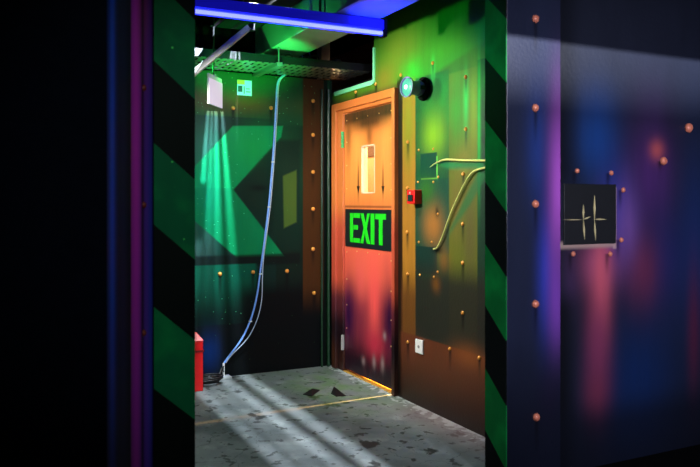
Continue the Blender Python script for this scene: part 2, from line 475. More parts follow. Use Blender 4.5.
# studs around the sheet-metal door plates
studs = []
for i in range(5): studs.append((348.5 + i*10, None, on_x(348.5, 118, 0).z + 0*i))
bm = bmesh.new(); lathe(bm, (0,0,0), (-1,0,0), [(-.001, .005), (.002, .005), (.004, .003), (.0045, 0)], 8)
stud_m = mat('pale_stud', (225, 190, 120), .4, .3); st0 = None
ys = [ly0 - .035, ly1 + .035]; zt = LT - .05; slots = []
for k in range(5): slots.append((ys[0] + (ys[1]-ys[0]) * k / 4, zt))
for z in (1.78, 1.6, 1.42, 1.22, .93, .72, .52, .34): slots += [(ys[0], z), (ys[1], z - .02)]
for k in range(1, 4): slots.append((ys[0] + (ys[1]-ys[0]) * k / 4, .945))
for (y, z) in slots:
    if st0 is None: st0 = finish('stud', bm, stud_m, leaf, smooth=True); o = st0
    else: o = st0.copy(); C.objects.link(o); o.parent = leaf
    o.location = (DX0, y, z)
hm = [mat('green_hinge', (70, 190, 110), .3, .3), mat('steel_hinge', (190, 190, 185), .3, .4)]
for k, (t, b) in enumerate(((132, 148), (334, 349))):
    zt = on_x(342.5, t, 0).z; zb = on_x(342.5, b, 0).z; y = ly0 + .006
    bm = bmesh.new(); n = 4
    for i in range(n):
        a = zb + (zt-zb)*i/n; c = zb + (zt-zb)*(i+1)/n - .002
        lathe(bm, (-.018, y, a), (0,0,1), [(0, .0085), (c-a, .0085)], 12)
    box(bm, -.02, -.002, y - .004, y + .004, zb, zt)
    finish('hinge', bm, hm[k], door)
boxes('threshold', [(-.01, .1, ly1, ly0, 0, .004)], mat('brass_threshold', (210, 160, 70), .4, .2), door)

# exit sign
sign = thing('exit_sign', 'black sign plate with green EXIT lettering on the orange door', 'sign', (-.002, (ly0+ly1)/2, 1.1))
sz1 = on_x(346, 209, 0).z; sz0 = on_x(346, 246, 0).z; sy0, sy1 = yd(345.4), yd(392.4)
pm = mat('black_sign_plate', (8, 24, 28), .45, noise=.3, scale=14)
bm = bmesh.new(); box(bm, -.002, DX0, sy1, sy0, sz0, sz1)
plate = finish('sign_plate', bm, pm)
bm = bmesh.new()
def sp(px, py):    # point of the plate seen in the enlarged view of it
    return on_x(338 + px * .12, 200 + py * .12, -.002)
# letters are set out flat on the plate: columns in metres, common cap height
ly = lambda px: sp(px, 110).y
zT = sp(105, 108).z; zB = sp(105, 350).z
hgt = zT - zB
def letter(poly, gx0, gx1):
    a, b = ly(gx0), ly(gx1)
    pts = [(-.002, a + (b-a)*u, zB + hgt*v) for u, v in poly]
    prism(bm, pts, Vector((-.0035, 0, 0)))
# E
letter([(0,0),(.28,0),(.28,1),(0,1)], 103, 184)
for v0, v1, u in ((.84,1,1), (.44,.60,.78), (0,.15,1)):
    letter([(.36,v0),(u,v0),(u,v1),(.36,v1)], 103, 184)
# X
letter([(0,1),(.3,1),(1,0),(.7,0)], 190, 268)
letter([(.72,1),(1,1),(.66,.5),(.54,.64)], 190, 268); letter([(0,0),(.28,0),(.46,.36),(.34,.5)], 190, 268)
# I, T
letter([(0,0),(1,0),(1,1),(0,1)], 275, 304)
letter([(0,.82),(1,.82),(1,1),(0,1)], 314, 402); letter([(.34,0),(.68,0),(.68,.82),(.34,.82)], 314, 402)
gl = mat('fluorescent_green', (25, 205, 25), .5, emit=(30, 235, 30), es=.04)
letters = finish('lettering', bm, gl)
adopt(sign, plate, letters)
letters['label'] = 'bright green EXIT letters'

# ------------------------------------------------------------------ corridor behind the door
struct(boxes('wall_corridor', [(1.0, 1.08, -2.2, 3.1, 0, CEIL), (.12, 1.0, 3.0, 3.1, 0, CEIL), (.12, 1.0, -2.3, -2.2, 0, CEIL), (.04, .12, .3, 3.0, 0, CEIL)], cream))
struct(boxes('ceiling_corridor', [(.125, .99, -2.1, 2.9, 2.16, 2.26)], blackm))
brownm = mat('taupe_panel', (120, 95, 75), .6)
struct(boxes('trim_1', [(.97, 1.0, -2, 3, 1.78, 2.15)], brownm))

# ------------------------------------------------------------------ corner conduit
cond = mat('green_painted_conduit', (10, 46, 24), .4, .1, noise=.5)
bm = bmesh.new(); tube(bm, [(-.045, -.03, 0), (-.045, -.03, 2.22)], .013, 12)
tag(finish('conduit_pipe', bm, cond, smooth=False), 'thin green vertical conduit nearest the corner left of the orange door', 'pipe')
bm = bmesh.new(); tube(bm, [(-.10, -.022, 0), (-.10, -.022, 2.22)], .009, 12)
tag(finish('conduit_pipe', bm, cond), 'thinner green conduit between corner pipe and rusty riveted strip', 'pipe')

# ------------------------------------------------------------------ things on the right wall
# spot lamp
p = on_x(424, 89, 0)
L = thing('spot_lamp', 'dark round spot lamp with glowing mint lens high beside the door', 'lamp', p)
bm = bmesh.new(); lathe(bm, p, (-1, 0, 0), [(0, .075), (.012, .075), (.016, .06)], 32); base = finish('back_plate_shadow', bm, blackm, smooth=False)  # black plate, enlarged to stand in for the lamp's cast shadow
ax = Vector((-1, -.12, .01)).normalized(); body_m = mat('violet_grey_housing', (120, 92, 165), .35, .1)
bm = bmesh.new(); lathe(bm, p + Vector((-.014,0,0)), ax, [(0, .040), (.022, .042), (.026, .050), (.034, .050), (.038, .042), (.105, .046), (.110, .062), (.128, .066), (.128, .060), (.118, .058)], 32)
body = finish('lamp_housing', bm, body_m, smooth=False)
lens_m = mat('mint_lens', (60, 130, 115), .25, emit=(70, 190, 150), es=.6)
bm = bmesh.new(); lathe(bm, p + Vector((-.014,0,0)) + ax * .116, ax, [(0, .058), (.006, .053), (.012, .034), (.014, 0)], 32)
lens = finish('lens', bm, lens_m, smooth=True)
bm = bmesh.new(); lathe(bm, p + Vector((-.014,0,0)) + ax * .129, ax, [(0, .016), (.004, .014), (.006, 0)], 20)
bulb = finish('bulb', bm, mat('lamp_core', (240, 255, 250), .2, emit=(200, 255, 235), es=1.0), smooth=True)
brk = [boxes('bracket', [(p.x - .055, p.x - .010, p.y + sgn*.052 - .004, p.y + sgn*.052 + .004, p.z - .012, p.z + .012)], darkmetal) for sgn in (-1, 1)]
adopt(L, base, body, lens, bulb, *brk); lens.parent = body; bulb.parent = body
# call point
p = on_x(414, 197, -.03); hy = abs(yd(410.2) - yd(417.8)) / 2; hz = .045
cp = thing('call_point', 'small red call point box on the wall right of the door', 'call point', p)
b1 = boxes('housing', [(-.055, 0, p.y-hy, p.y+hy, p.z-hz, p.z+hz)], redp, bevel=.004)
b2 = boxes('button', [(-.062, -.054, p.y-hy*.55, p.y+hy*.55, p.z-.026, p.z+.014)], mat('dark_teal_button', (14, 34, 40), .3))
b3 = boxes('indicator', [(-.060, -.054, p.y-.009, p.y+.009, p.z+.022, p.z+.034)], mat('pale_indicator', (235, 160, 150), .4))
adopt(cp, b1, b2, b3)
# socket
p = on_x(420.3, 346.5, 0); s_ = abs(yd(416) - yd(424.6)) * .43; hz = s_ * .98
so = thing('wall_socket', 'square white wall socket low on the brown painted wall', 'socket', p)
b1 = boxes('face_plate', [(-.012, 0, p.y-s_, p.y+s_, p.z-hz, p.z+hz)], white, bevel=.003)
bm = bmesh.new(); lathe(bm, (-.011, p.y, p.z), (-1,0,0), [(0, .010), (.004, .010), (.004, .006), (.001, .005)], 14); b2 = finish('knob', bm, mat('grey_plastic', (150, 150, 150), .4))
adopt(so, b1, b2)
# two sprayed hoses
hose = mat('yellow_green_hose', (205, 205, 120), .35, noise=.2)
def hose_thing(pts, rs, label):
    w = [on_x(x, y, -.014) for x, y in pts]
    S = spline(w, 8); R = []
    for i in range(len(S)):
        t = i / (len(S)-1) * (len(rs)-1); k = min(int(t), len(rs)-2); R.append(rs[k] + (rs[k+1]-rs[k]) * (t-k))
    bm = bmesh.new(); tube(bm, S, R, 12)
    return tag(finish('hose', bm, hose, smooth=True), label, 'hose')
hose_thing([(429.5,167.5),(435,163.5),(441,160.8),(447,159.6),(460,160.2),(484,160.6),(500,160.5)], [.001,.004,.006,.007,.006,.006], 'upper pale hose running level out of the dark green plate')
hose_thing([(433.5,249),(437,247.5),(442,238),(451,213),(463,187),(471,174),(478,169.5),(490,167)], [.006,.0055,.0055,.0055,.006,.006], 'lower pale hose curving down the wall to a dark hole')

# ------------------------------------------------------------------ ceiling kit
# blue tube light
a = on_y(196, 10.5, -1.02)
tY = -1.50
pl, pr = on_y(190, 9, tY), on_y(384.5, 33, tY)
zt_ = (pl.z + pr.z) / 2
T = thing('tube_light', 'long glowing blue tube light hanging across the room under the ducts', 'light', ((pl.x+pr.x)/2, tY, zt_))
house = boxes('housing', [(pl.x, pr.x, tY-.028, tY+.028, zt_+.012, zt_+.07)], mat('blue_tube_sleeve', (40, 40, 200), .4, emit=(22, 22, 205), es=.42), bevel=.004)
bm = bmesh.new(); tube(bm, [(pl.x+.02, tY, zt_-.006), (pr.x-.02, tY, zt_-.006)], .017, 16)
tubem = mat('blue_tube_glow', (60, 60, 255), .4, emit=(30, 40, 255), es=4.5)
tb = finish('tube', bm, tubem, smooth=True)
bm = bmesh.new(); tube(bm, [(pl.x+.025, tY-.016, zt_-.010), (pr.x-.025, tY-.016, zt_-.010)], .0105, 10)
led = finish('led_strip', bm, mat('led_glow', (200, 200, 255), .4, emit=(165, 178, 250), es=1.15), smooth=True)
caps = [boxes('end_cap', [(x, x+.022, tY-.03, tY+.03, zt_-.03, zt_+.075)], blackm) for i, x in enumerate((pl.x-.002, pr.x-.02))]
rods = []
for f in (.08, .64):
    x = pl.x + (pr.x - pl.x) * f
    bm = bmesh.new(); tube(bm, [(x, tY, zt_+.07), (x, tY, CEIL)], .008, 8); tube(bm, [(x+.03, tY, zt_+.07), (x+.03, tY, CEIL)], .005, 8); rods.append(finish('hanger', bm, darkmetal))
adopt(T, house, tb, led, *caps, *rods)

# cable tray
ty0, ty1 = -.50, -.06
q = on_y(297, 65, ty0); TZ = q.z
bm = bmesh.new()
x0t, x1t = -2.6, .10
# perforated base: cross slats between the side rails
n = 54
for i in range(n):
    x = x0t + (x1t-x0t) * i / n
    box(bm, x, x + (x1t-x0t)/n*.62, ty0+.006, ty1-.006, TZ, TZ+.002)
for k in range(4):
    y = ty0 + (ty1-ty0)*(k+.5)/4
    box(bm, x0t, x1t, y-.018, y+.018, TZ-.0005, TZ+.0025)
base = finish('tray_base', bm, galv)
bm = bmesh.new()
for y in (ty0, ty1-.004):
    box(bm, x0t, x1t, y, y+.004, TZ, TZ+.05); box(bm, x0t, x1t, y-.004, y+.010, TZ+.05, TZ+.054)
rail = finish('side_rail', bm, darkmetal)
br = []; rd = []
for x in (-1.75, -1.30, -.66):
    c_ = boxes('support_channel', [(x-.02, x+.02, ty0-.05, ty1+.03, TZ-.026, TZ-.002)], galv); br.append(c_)
    for y in (ty0-.03,):
        bm = bmesh.new(); tube(bm, [(x, y, TZ-.03), (x, y, CEIL)], .005, 8); rd.append(finish('hanger_rod', bm, galv))
tray = thing('cable_tray', 'perforated metal cable tray hung along the back wall above the mural', 'cable tray', (-1.2, -.27, TZ))
adopt(tray, base, rail, *br, *rd)
# black cables lying in the tray
cabm = mat('black_cable', (12, 12, 14), .45)
for j in range(6):
    pts = []
    yy = ty0 + .05 + j*.06
    for i in range(14):
        x = -2.5 + i*.19
        pts.append((x, yy + random.uniform(-.008,.008), TZ + .016 + random.uniform(0,.004)))
    bm = bmesh.new(); tube(bm, spline(pts, 4), .008 + .001*(j % 3), 8)
    tag(finish('tray_cable', bm, cabm, smooth=True), 'black cable lying along the perforated cable tray', 'cable', 'black cables in the tray')
# loose loops of cable above the tray
for j, (cx, r) in enumerate(((-.56, .030), (-.36, .036), (-.17, .028))):
    pts = [(cx + r*math.cos(t*.5)*1.9 + .002*t, -.35 + .05*math.sin(t*.7), TZ + .03+r + r*math.sin(t*.5)) for t in range(26)]
    bm = bmesh.new(); tube(bm, spline(pts, 3), .007, 8)
    tag(finish('cable_coil', bm, cabm, smooth=True), ['loose black cable coil on the tray, leftmost of the three by the corner', 'middle and largest black cable coil on the tray by the corner', 'black cable coil on the tray closest to the door wall'][j], 'cable')
p = on_y(306, 55, -.30)
bm = bmesh.new(); tube(bm, [(p.x + .032*math.cos(t*.35), p.y, p.z + .032*math.sin(t*.35)) for t in range(17)], .005, 8)
tag(finish('cable_loop', bm, mat('blue_cable_sheath', (50, 90, 220), .35, noise=.1), smooth=True), 'small blue cable loop standing above the tray', 'cable')

# ducts
def duct(label, xa, xb, y0, y1, z0, z1, m):
    d = thing('air_duct', label, 'duct', ((xa+xb)/2, (y0+y1)/2, z0))
    b = boxes('duct_body', [(xa, xb, y0, y1, z0, z1)], m, bevel=.003)
    fl = [boxes('flange', [(xa-.012, xb+.012, y-.012, y+.012, z0-.012, z1+.012)], m) for y in (y0+.012, (y0*.45+y1*.55))]
    adopt(d, b, *fl); return d
A = on_y(255, 57, -.10); za = A.z; B = on_z(297, 58, za)
duct('grey sheet-metal air duct with green and blue light along its underside', min(A.x,B.x), max(A.x,B.x), -2.45, -.10, za, za+.20, ductm)
# dark rails under the ceiling, right
for j, (px, py) in enumerate(((372, 30), (352, 40))):
    q = on_z(px, py, 2.58)
for j, x in enumerate((-.20, -.09)):
    bm = bmesh.new(); tube(bm, [(x, -2.4, 2.60), (x, -.15, 2.60)], .016, 10)
    tag(finish('ceiling_conduit', bm, darkmetal, smooth=True), ['dark ceiling conduit nearer the air duct', 'dark ceiling conduit hard against the green painted wall'][j], 'pipe')
# ceiling vent grille
q = on_z(262, 3, 2.78)
bm = bmesh.new()
for i in range(7): box(bm, q.x-.16+i*.05, q.x-.16+i*.05+.018, q.y-.18, q.y+.18, 2.78, 2.80)
box(bm, q.x-.18, q.x+.18, q.y-.2, q.y-.18, 2.775, 2.805); box(bm, q.x-.18, q.x+.18, q.y+.18, q.y+.2, 2.775, 2.805)
slat = finish('slat_panel', bm, mat('pale_grille', (150, 155, 160), .5))
back = boxes('vent_box', [(q.x-.18, q.x+.18, q.y-.2, q.y+.2, 2.81, CEIL)], blackm)
gv = thing('ceiling_vent', 'pale slatted ceiling vent above the tube light', 'vent', q); adopt(gv, slat, back)
# diagonal brace
p1 = on_y(186, 83, -.75); p2 = on_y(251, 29, -.95)
d = (p2-p1)
bm = bmesh.new(); s2 = d.cross(Vector((0,0,1))).normalized(); u2 = s2.cross(d).normalized()
prism(bm, [p1 + s2*.02 + u2*.0, p1 - s2*.02 + u2*.0, p1 - s2*.02 + u2*.022, p1 + s2*.02 + u2*.022], d)
prism(bm, [p1 + s2*.026 - u2*.006, p1 + s2*.018 - u2*.006, p1 + s2*.018 + u2*.03, p1 + s2*.026 + u2*.03], d)
brace = finish('brace_bar', bm, mat('grey_strut_paint', (190, 200, 195), .45))
bm = bmesh.new(); box(bm, p2.x-.02, p2.x+.02, p2.y-.02, p2.y+.02, p2.z-.01, p2.z+.03); 
bracket = finish('hanger_bracket', bm, darkmetal)
br_t = thing('strut_brace', 'pale diagonal metal strut rising to the ceiling at upper left', 'strut', p1); adopt(br_t, brace, bracket)

# hanging lit panel
A = on_y(209.8, 92, -.50); B = on_z(222.3, 72, 2.24)
a0 = on_y(209.5, 103.5, -.72); a1 = on_y(209.5, 77.5, -.72)
b0 = on_y(222.5, 97.5, -.52); b1 = on_y(222.5, 71.5, -.52)
nrm = Vector((b0.x-a0.x, b0.y-a0.y, 0)).normalized(); per = Vector((-nrm.y, nrm.x, 0))
zt = a1.z; zb = a0.z; a_ = Vector((a0.x, a0.y, 0)); b_ = Vector((b0.x, b0.y, 0))
bm = bmesh.new(); prism(bm, [a_ + Vector((0,0,zb)), b_ + Vector((0,0,zb)), b_ + Vector((0,0,zt)), a_ + Vector((0,0,zt))], per*.004)
face = finish('light_panel', bm, mat('lit_acrylic', (90, 85, 95), .5, emit=(222, 204, 222), es=.8))
bm = bmesh.new(); o_ = per * .004
prism(bm, [a_ + o_ + Vector((0,0,zb)), b_ + o_ + Vector((0,0,zb)), b_ + o_ + Vector((0,0,zt+.03)), a_ + o_ + Vector((0,0,zt+.03))], per*.012)
bx = finish('case', bm, mat('green_lit_case', (150, 160, 150), .5))
mid = (a_ + b_)/2 + per*.018
bm = bmesh.new(); tube(bm, [mid + Vector((0,0,zt+.03)), mid + Vector((0,0,CEIL))], .006, 8); rod = finish('hanger', bm, darkmetal)
ls = thing('light_box', 'small white lit panel box hanging at upper left of the room', 'light', mid + Vector((0,0,zb))); adopt(ls, face, bx, rod)
# notice
p0 = on_y(237, 95, 0); p1_ = on_y(251.5, 81, 0)
no = thing('wall_notice', 'small pale blue notice with yellow corner high on the back wall', 'notice', p0)
n1 = boxes('sheet', [(p0.x, p1_.x, -.006, 0, p0.z, p1_.z)], mat('pale_blue_sheet', (170, 190, 255), .5))
wn, hn = p1_.x - p0.x, p1_.z - p0.z
n2 = boxes('yellow_band', [(p0.x, p0.x + wn*.5, -.008, -.006, p0.z + hn*.72, p1_.z)], mat('yellow_print', (235, 190, 70), .5))
n3 = boxes('dark_print', [(p0.x + wn*.05, p0.x + wn*.35, -.008, -.006, p0.z + hn*.22, p0.z + hn*.62), (p0.x + wn*.45, p0.x + wn*.5, -.008, -.006, p0.z + hn*.1, p0.z + hn*.6), (p0.x + wn*.6, p0.x + wn*.85, -.008, -.006, p0.z + hn*.42, p0.z + hn*.47), (p0.x + wn*.6, p0.x + wn*.9, -.008, -.006, p0.z + hn*.22, p0.z + hn*.27)], mat('navy_print', (10, 50, 80), .5))
adopt(no, n1, n2, n3)

# ------------------------------------------------------------------ hanging blue cable
bc = mat('blue_cable', (120, 165, 255), .3, noise=.15); wc = mat('pale_cable', (170, 185, 205), .35)
path = [(299,69),(294,71.5),(286,74),(279.5,79),(277,87),(276,104),(275,122),(272.5,162),(268.6,207),(261.6,262),(255,305),(244,335),(229.5,355.5),(224.2,363)]
pts = [on_y(x, y, -.03 - (.05 if y < 76 else 0)) for x, y in path]
BCt = thing('hanging_cable', 'blue cable hanging from the tray down the back wall to the floor', 'cable', pts[-1])
bm = bmesh.new(); tube(bm, spline(pts, 8), .0075, 10); k1 = finish('blue_sheath', bm, bc, smooth=True)
pts2 = [q + Vector((.011 + (.035 if 10 <= i <= 11 else 0), -.006, -.0)) for i, q in enumerate(pts)]
bm = bmesh.new(); tube(bm, spline(pts2, 8), .004, 8); k2 = finish('thin_wire', bm, wc, smooth=True)
ties = []
for y in (162, 210, 275, 318):
    S = spline(pts, 8); q = min(S, key=lambda v: abs(v.z - on_y(265, y, 0).z) + (9 if v.z > 2.2 else 0))
    bm = bmesh.new(); lathe(bm, q + Vector((.004,0,-.004)), (0,0,1), [(0,.013),(.008,.013)], 12); ties.append(finish('cable_tie', bm, white))
adopt(BCt, k1, k2, *ties)
# bracket on floor
q0 = on_y(223.6, 363, -.05); bm = bmesh.new(); tube(bm, [(q0.x, q0.y, .02), (q0.x, q0.y, q0.z)], .008, 8); k1 = finish('post', bm, white)
k2 = boxes('foot_plate', [(q0.x-.11, q0.x+.05, q0.y-.05, q0.y+.03, 0, .02)], mat('pale_grey_foot', (150, 155, 155), .6), bevel=.004)
cs = thing('cable_stand', 'small white upright cable support on the floor at the back wall', 'cable support', (q0.x, q0.y, 0)); adopt(cs, k1, k2)
# black cable tangle on the floor
base_p = on_z(208, 381, .015); 
for j in range(3):
    pts = [(q0.x-.005, q0.y-.02, q0.z-.02 - .02*j), (q0.x-.03, q0.y-.05, .07+.01*j), (q0.x-.07, q0.y-.085, .02+.014*j)]
    for t in range(16):
        a = t*.8 + j*1.9; r = .055 + .012*j
        pts.append((q0.x-.145 + r*1.25*math.cos(a), q0.y-.13 + r*.8*math.sin(a), .012 + .014*j + .004*t*.4))
    bm = bmesh.new(); tube(bm, spline(pts, 5), .0055, 8)
    tag(finish('floor_cable', bm, cabm, smooth=True), 'black cable coiled on the floor between red box and back wall', 'cable', 'black cable tangle by the red box')

# red box
q = on_y(203.2, 383, -.34); x1 = q.x; x0 = x1 - .22; bt = .40
y0, y1 = q.y, q.y + .20
zr = on_y(203, 341, q.y).z
bm = bmesh.new(); box(bm, x0, x1, y0, y1, 0, zr); body = finish('box_body', bm, redp, bevel=.006)
bm = bmesh.new()
ins = .035
lo = [(x0-.004,y0-.004,zr+.002),(x1+.004,y0-.004,zr+.002),(x1+.004,y1+.004,zr+.002),(x0-.004,y1+.004,zr+.002)]; hi = [(x0+ins,y0+ins,zr+.055),(x1-ins,y0+ins,zr+.055),(x1-ins,y1-ins,zr+.055),(x0+ins,y1-ins,zr+.055)]
va = [bm.verts.new(v) for v in lo]; vb = [bm.verts.new(v) for v in hi]
bm.faces.new(va[::-1]); bm.faces.new(vb)
for i in range(4): bm.faces.new([va[i], va[(i+1)%4], vb[(i+1)%4], vb[i]])
lid = finish('sloped_lid', bm, mat('light_red_plastic', (240, 70, 70), .4), bevel=.004)
band = boxes('rim_band', [(x0-.004, x1+.004, y0-.004, y1+.004, zr-.075, zr-.062)], mat('dark_red', (120, 8, 12), .4))
rb = thing('red_box', 'red plastic box with sloped lid half hidden behind left striped post', 'box', ((x0+x1)/2, (y0+y1)/2, 0)); adopt(rb, body, lid, band)

# torn scraps on floor
scr = mat('black_torn_tape', (8, 9, 9), .5)
for j, P in enumerate(([(303,394.5),(312,391.5),(320,390.2),(312,396.2)], [(331,393.5),(334,389.3),(346,396),(336,396.5)])):
    pts = [on_z(x, y, .001) for x, y in P]; c = sum(pts, Vector())/4
    bm = bmesh.new(); prism(bm, [(p.x, p.y, .0005 + (.018 if i == 1 else .0)) for i, p in enumerate(pts)], Vector((0,0,.003)))
    tag(finish('tape_scrap', bm, scr), ['torn black tape scrap on the floor, left one of two before the door', 'torn black tape scrap on the floor, right one nearer the door'][j], 'scrap')

# ------------------------------------------------------------------ partition: right
def cP(px, py): p = on_y(px, py, YP); return p.x, p.z
PR = [(535,19),(535,108),(535,204),(535,304),(536,417)]
WR = [(577,171),(611,173),(623,190),(621,240),(573,254),(610,254),(663,161,.022),(688,128,.026)]
def right_mural():
    s = Mural('violet_glow_mural', 'x', cP, (24, 28, 42), K=KR, rough=.38, spec=.5)
    s.G(600, 140, 22, 40, (20, 60, 125), .85, st=.5); s.G(640, 380, 40, 70, (10, 38, 88), .75, st=.4)
    s.G(620, 215, 18, 45, (40, 60, 160), .7, st=.5)
    s.G(655, 175, 22, 55, (76, 40, 104), .75, st=.6)
    s.G(667, 260, 24, 50, (34, 38, 96), .7); s.G(700, 240, 18, 90, (22, 44, 98), .7)
    s.G(645, 270, 16, 34, (104, 42, 70), .75, st=.5)
    s.G(602, 265, 18, 26, (150, 74, 110), .9, st=.3); s.G(604, 285, 9, 50, (208, 92, 108), .85, st=.4)
    s.G(601, 345, 12, 55, (120, 50, 84), .8, st=.4); s.G(600, 395, 12, 26, (112, 44, 66), .6, st=.4)
    s.G(630, 225, 12, 40, (120, 80, 150), .6, st=.4); s.G(697, 330, 6, 60, (86, 26, 50), .6)
    s.G(660, 150, 7, 10, (200, 90, 80), .6); s.G(574, 280, 9, 30, (60, 40, 80), .5)
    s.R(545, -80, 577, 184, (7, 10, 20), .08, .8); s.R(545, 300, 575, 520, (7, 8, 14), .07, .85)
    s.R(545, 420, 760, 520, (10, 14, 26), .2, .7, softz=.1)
    s.R(540, 243, 619, 250, (176, 150, 140), .004, .8, softz=.012)
    s.R(616, 187, 619.5, 249, (180, 150, 150), .005, .8)
    for q in WR[:6]: s.drip(q[0], q[1], 26, 2, (10, 8, 20), .7)
    s.drip(663, 161, 12, 2); s.specks(s.n1, (120, 150, 190), 20, .05, .9, .5)
    return s.done()
rightm = right_mural()
def post_mural():
    s = Mural('blue_violet_post_mural', 'x', cP, (26, 32, 54), K=KR, rough=.38, spec=.5)
    s.G(538, 150, 12, 50, (32, 58, 130), .7, st=.4)
    s.G(545, 270, 8, 60, (40, 60, 170), .8, st=.3)
    s.G(558, 190, 9, 75, (168, 84, 190), .95, st=.3); s.G(556, 300, 8, 50, (118, 64, 168), .85, st=.3)
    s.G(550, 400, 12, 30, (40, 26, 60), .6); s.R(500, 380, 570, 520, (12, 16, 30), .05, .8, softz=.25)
    for q in PR: s.drip(q[0], q[1], 46, 2, (8, 8, 18), .75)
    return s.done()
pmur = post_mural()

# hazard stripes
def stripe_mat(name, pts, soft=.004, K=1.0):
    """pts: two boundary points on the face + direction chosen so bands run down to the right"""
    s = Mural(name, pts['axis'], lambda a, b: (a, b), (7, 11, 12), K=K, rough=.6, spec=.08, bump=.03)
    t = s.z + s.u * pts['slope']                     # constant along a band edge
    t = (t - pts['t0']) * (1 / pts['per'])
    fr = E.m('FRACT', t + 40.0)
    w = soft / pts['per']
    g = sstep(fr, 0, w) * (1 - sstep(fr, .5 - w/2, .5 + w/2))
    s.lay(g * (s.n1 * .5 + .7), pts['col'], .95)
    g2 = s.noise(6, (1,1,1), 3)
    s.lay(g * sstep(g2, .45, .75), pts['col2'], .6)
    s.specks(g, (90, 235, 110), 24, .13, .72, .85); s.specks(g, (120, 255, 130), 11, .07, .6, .9)
    return s.done()
# left face: edges read from the photo at px 155 and 195
def bandfit(conv, xa, ya, xb, yb, ya2):
    A, B, A2 = conv(xa, ya), conv(xb, yb), conv(xa, ya2)
    slope = (A[1]-B[1])/(B[0]-A[0]); per = abs(A2[1]-A[1])
    return slope, per, A2[1] + slope*A2[0]
sl, per, t0 = bandfit(cP, 155, 62, 195, 100, 226)
SL = stripe_mat('green_black_stripes_front', dict(axis='x', slope=sl, per=per, t0=t0, col=(6, 98, 62), col2=(12, 135, 70)))
def cRj(px, py): p = on_x(px, py, XR); return -p.y, p.z
s1, per1, t1 = bandfit(cRj, 485, 58, 507, 84, 182)
s_neg = s1
class _: pass
SR = stripe_mat('green_black_stripes_jamb', dict(axis=(0, -1), slope=s1, per=per1, t0=t1, col=(8, 112, 50), col2=(16, 150, 66)))

RW = boxes('wall_partition_right', [(XR+.004, 2.1, YP+.02, YB, 0, CEIL)], rightm); struct(RW)
jamb = boxes('jamb_lining', [(XR, XR+.006, YP-.004, YB, 0, CEIL)], SR, RW)
xe = on_y(560, 300, YP).x
post = boxes('corner_post', [(XR+.006, xe, YP-.004, YP+.022, 0, CEIL)], pmur, RW, bevel=.002)
rivets(post, PR, lambda x, y: on_y(x, y, YP-.004), (0,-1,0), .019, copperd)
rivets(RW, WR, lambda x, y: on_y(x, y, YP+.02), (0,-1,0), .013, copperd)
# dark square plate with four strokes
q0 = on_y(561, 245, YP+.02); q1 = on_y(615, 184.5, YP+.02)
dp = thing('wall_plate', 'dark square plate with pale crossed strokes on the violet wall', 'plate', q0)
b1 = boxes('plate_sheet', [(q0.x+.012, q1.x, YP+.012, YP+.02, q0.z, q1.z)], mat('charcoal_plate', (24, 26, 30), .45, noise=.2), bevel=.002)
bm = bmesh.new()
def stroke(xa, ya, xb, yb, w):
    P = [on_y(550 + x*.2143, 170 + y*.2143, YP+.012) for x, y in ((xa, ya), (xb, yb))]
    d = (P[1]-P[0]); u = d.normalized(); v = Vector((-u.z, 0, u.x))*w
    m_ = (P[0]+P[1])/2
    prism(bm, [P[0], m_ - v, P[1], m_ + v], Vector((0, -.0025, 0)))
stroke(155, 162, 155, 232, .006); stroke(155, 232, 161, 325, .006); stroke(207, 118, 207, 235, .007); stroke(207, 235, 212, 328, .006)
stroke(60, 232, 155, 232, .0022); stroke(152, 232, 190, 217, .004); stroke(200, 230, 266, 230, .004)
b2 = finish('crossed_strokes', bm, mat('pale_gold_paint', (200, 185, 135), .4))
adopt(dp, b1, b2)

# ------------------------------------------------------------------ partition: left
xs = on_y(154, 300, YP).x
LP = boxes('wall_partition_left', [(xs, XL, YP, YB, 0, CEIL)], SL); struct(LP)
def wslab(name, P, Q, m, th=.03, z1=CEIL):
    """upright panel from P to Q with its thickness away from the camera"""
    d = Vector((Q.x-P.x, Q.y-P.y, 0)).normalized(); n = Vector((-d.y, d.x, 0))
    if n.dot(Vector((P.x-CX, P.y-CY, 0))) < 0: n = -n
    bm = bmesh.new(); prism(bm, [(P.x,P.y,0),(Q.x,Q.y,0),(Q.x,Q.y,z1),(P.x,P.y,z1)], n*th)
    return finish(name, bm, m)
A_ = c2w(-.2685*2.58, 2.58); 
A_ = Vector((on_y(153.5, 300, YP-.0).x, YP, 0))
rY = lambda px, Y: c2w((px-350)/F*Y, Y)
Bp = rY(131, 2.30); Cp = rY(107, 2.02); Dp = rY(-40, 1.98)
ud_ = (Bp - A_).normalized()
def proj(P, ax): return P.x*ax.x + P.y*ax.y
def purple_mural():
    ax = (ud_.x, ud_.y); a = proj(A_, ud_); b = proj(Bp, ud_)
    s = Mural('violet_pipe_mural', ax, lambda x, y: (0,0), (20, 12, 48), K=KL, rough=.75, spec=.06)
    def strip(c, w, col, k, zc=None, zs=None):
        cc = a + (b-a)*c; e = (s.u - cc) * (1/(w*abs(b-a))); d = e*e
        if zc is not None: f = (s.z - zc) * (1/zs); d = d + f*f
        s.lay(E.m('EXPONENT', d * -1.0), col, k)
    strip(.78, .22, (110, 24, 120), .9); strip(.78, .2, (150, 30, 140), .8, 1.45, .6)
    strip(.32, .25, (70, 34, 130), .8); strip(.14, .14, (30, 40, 130), .8, 1.0, .7)
    strip(.45, .3, (100, 24, 60), .7, 2.05, .35); strip(.52, .07, (14, 5, 22), .85); strip(0, .07, (6, 4, 16), .9)
    return s.done()
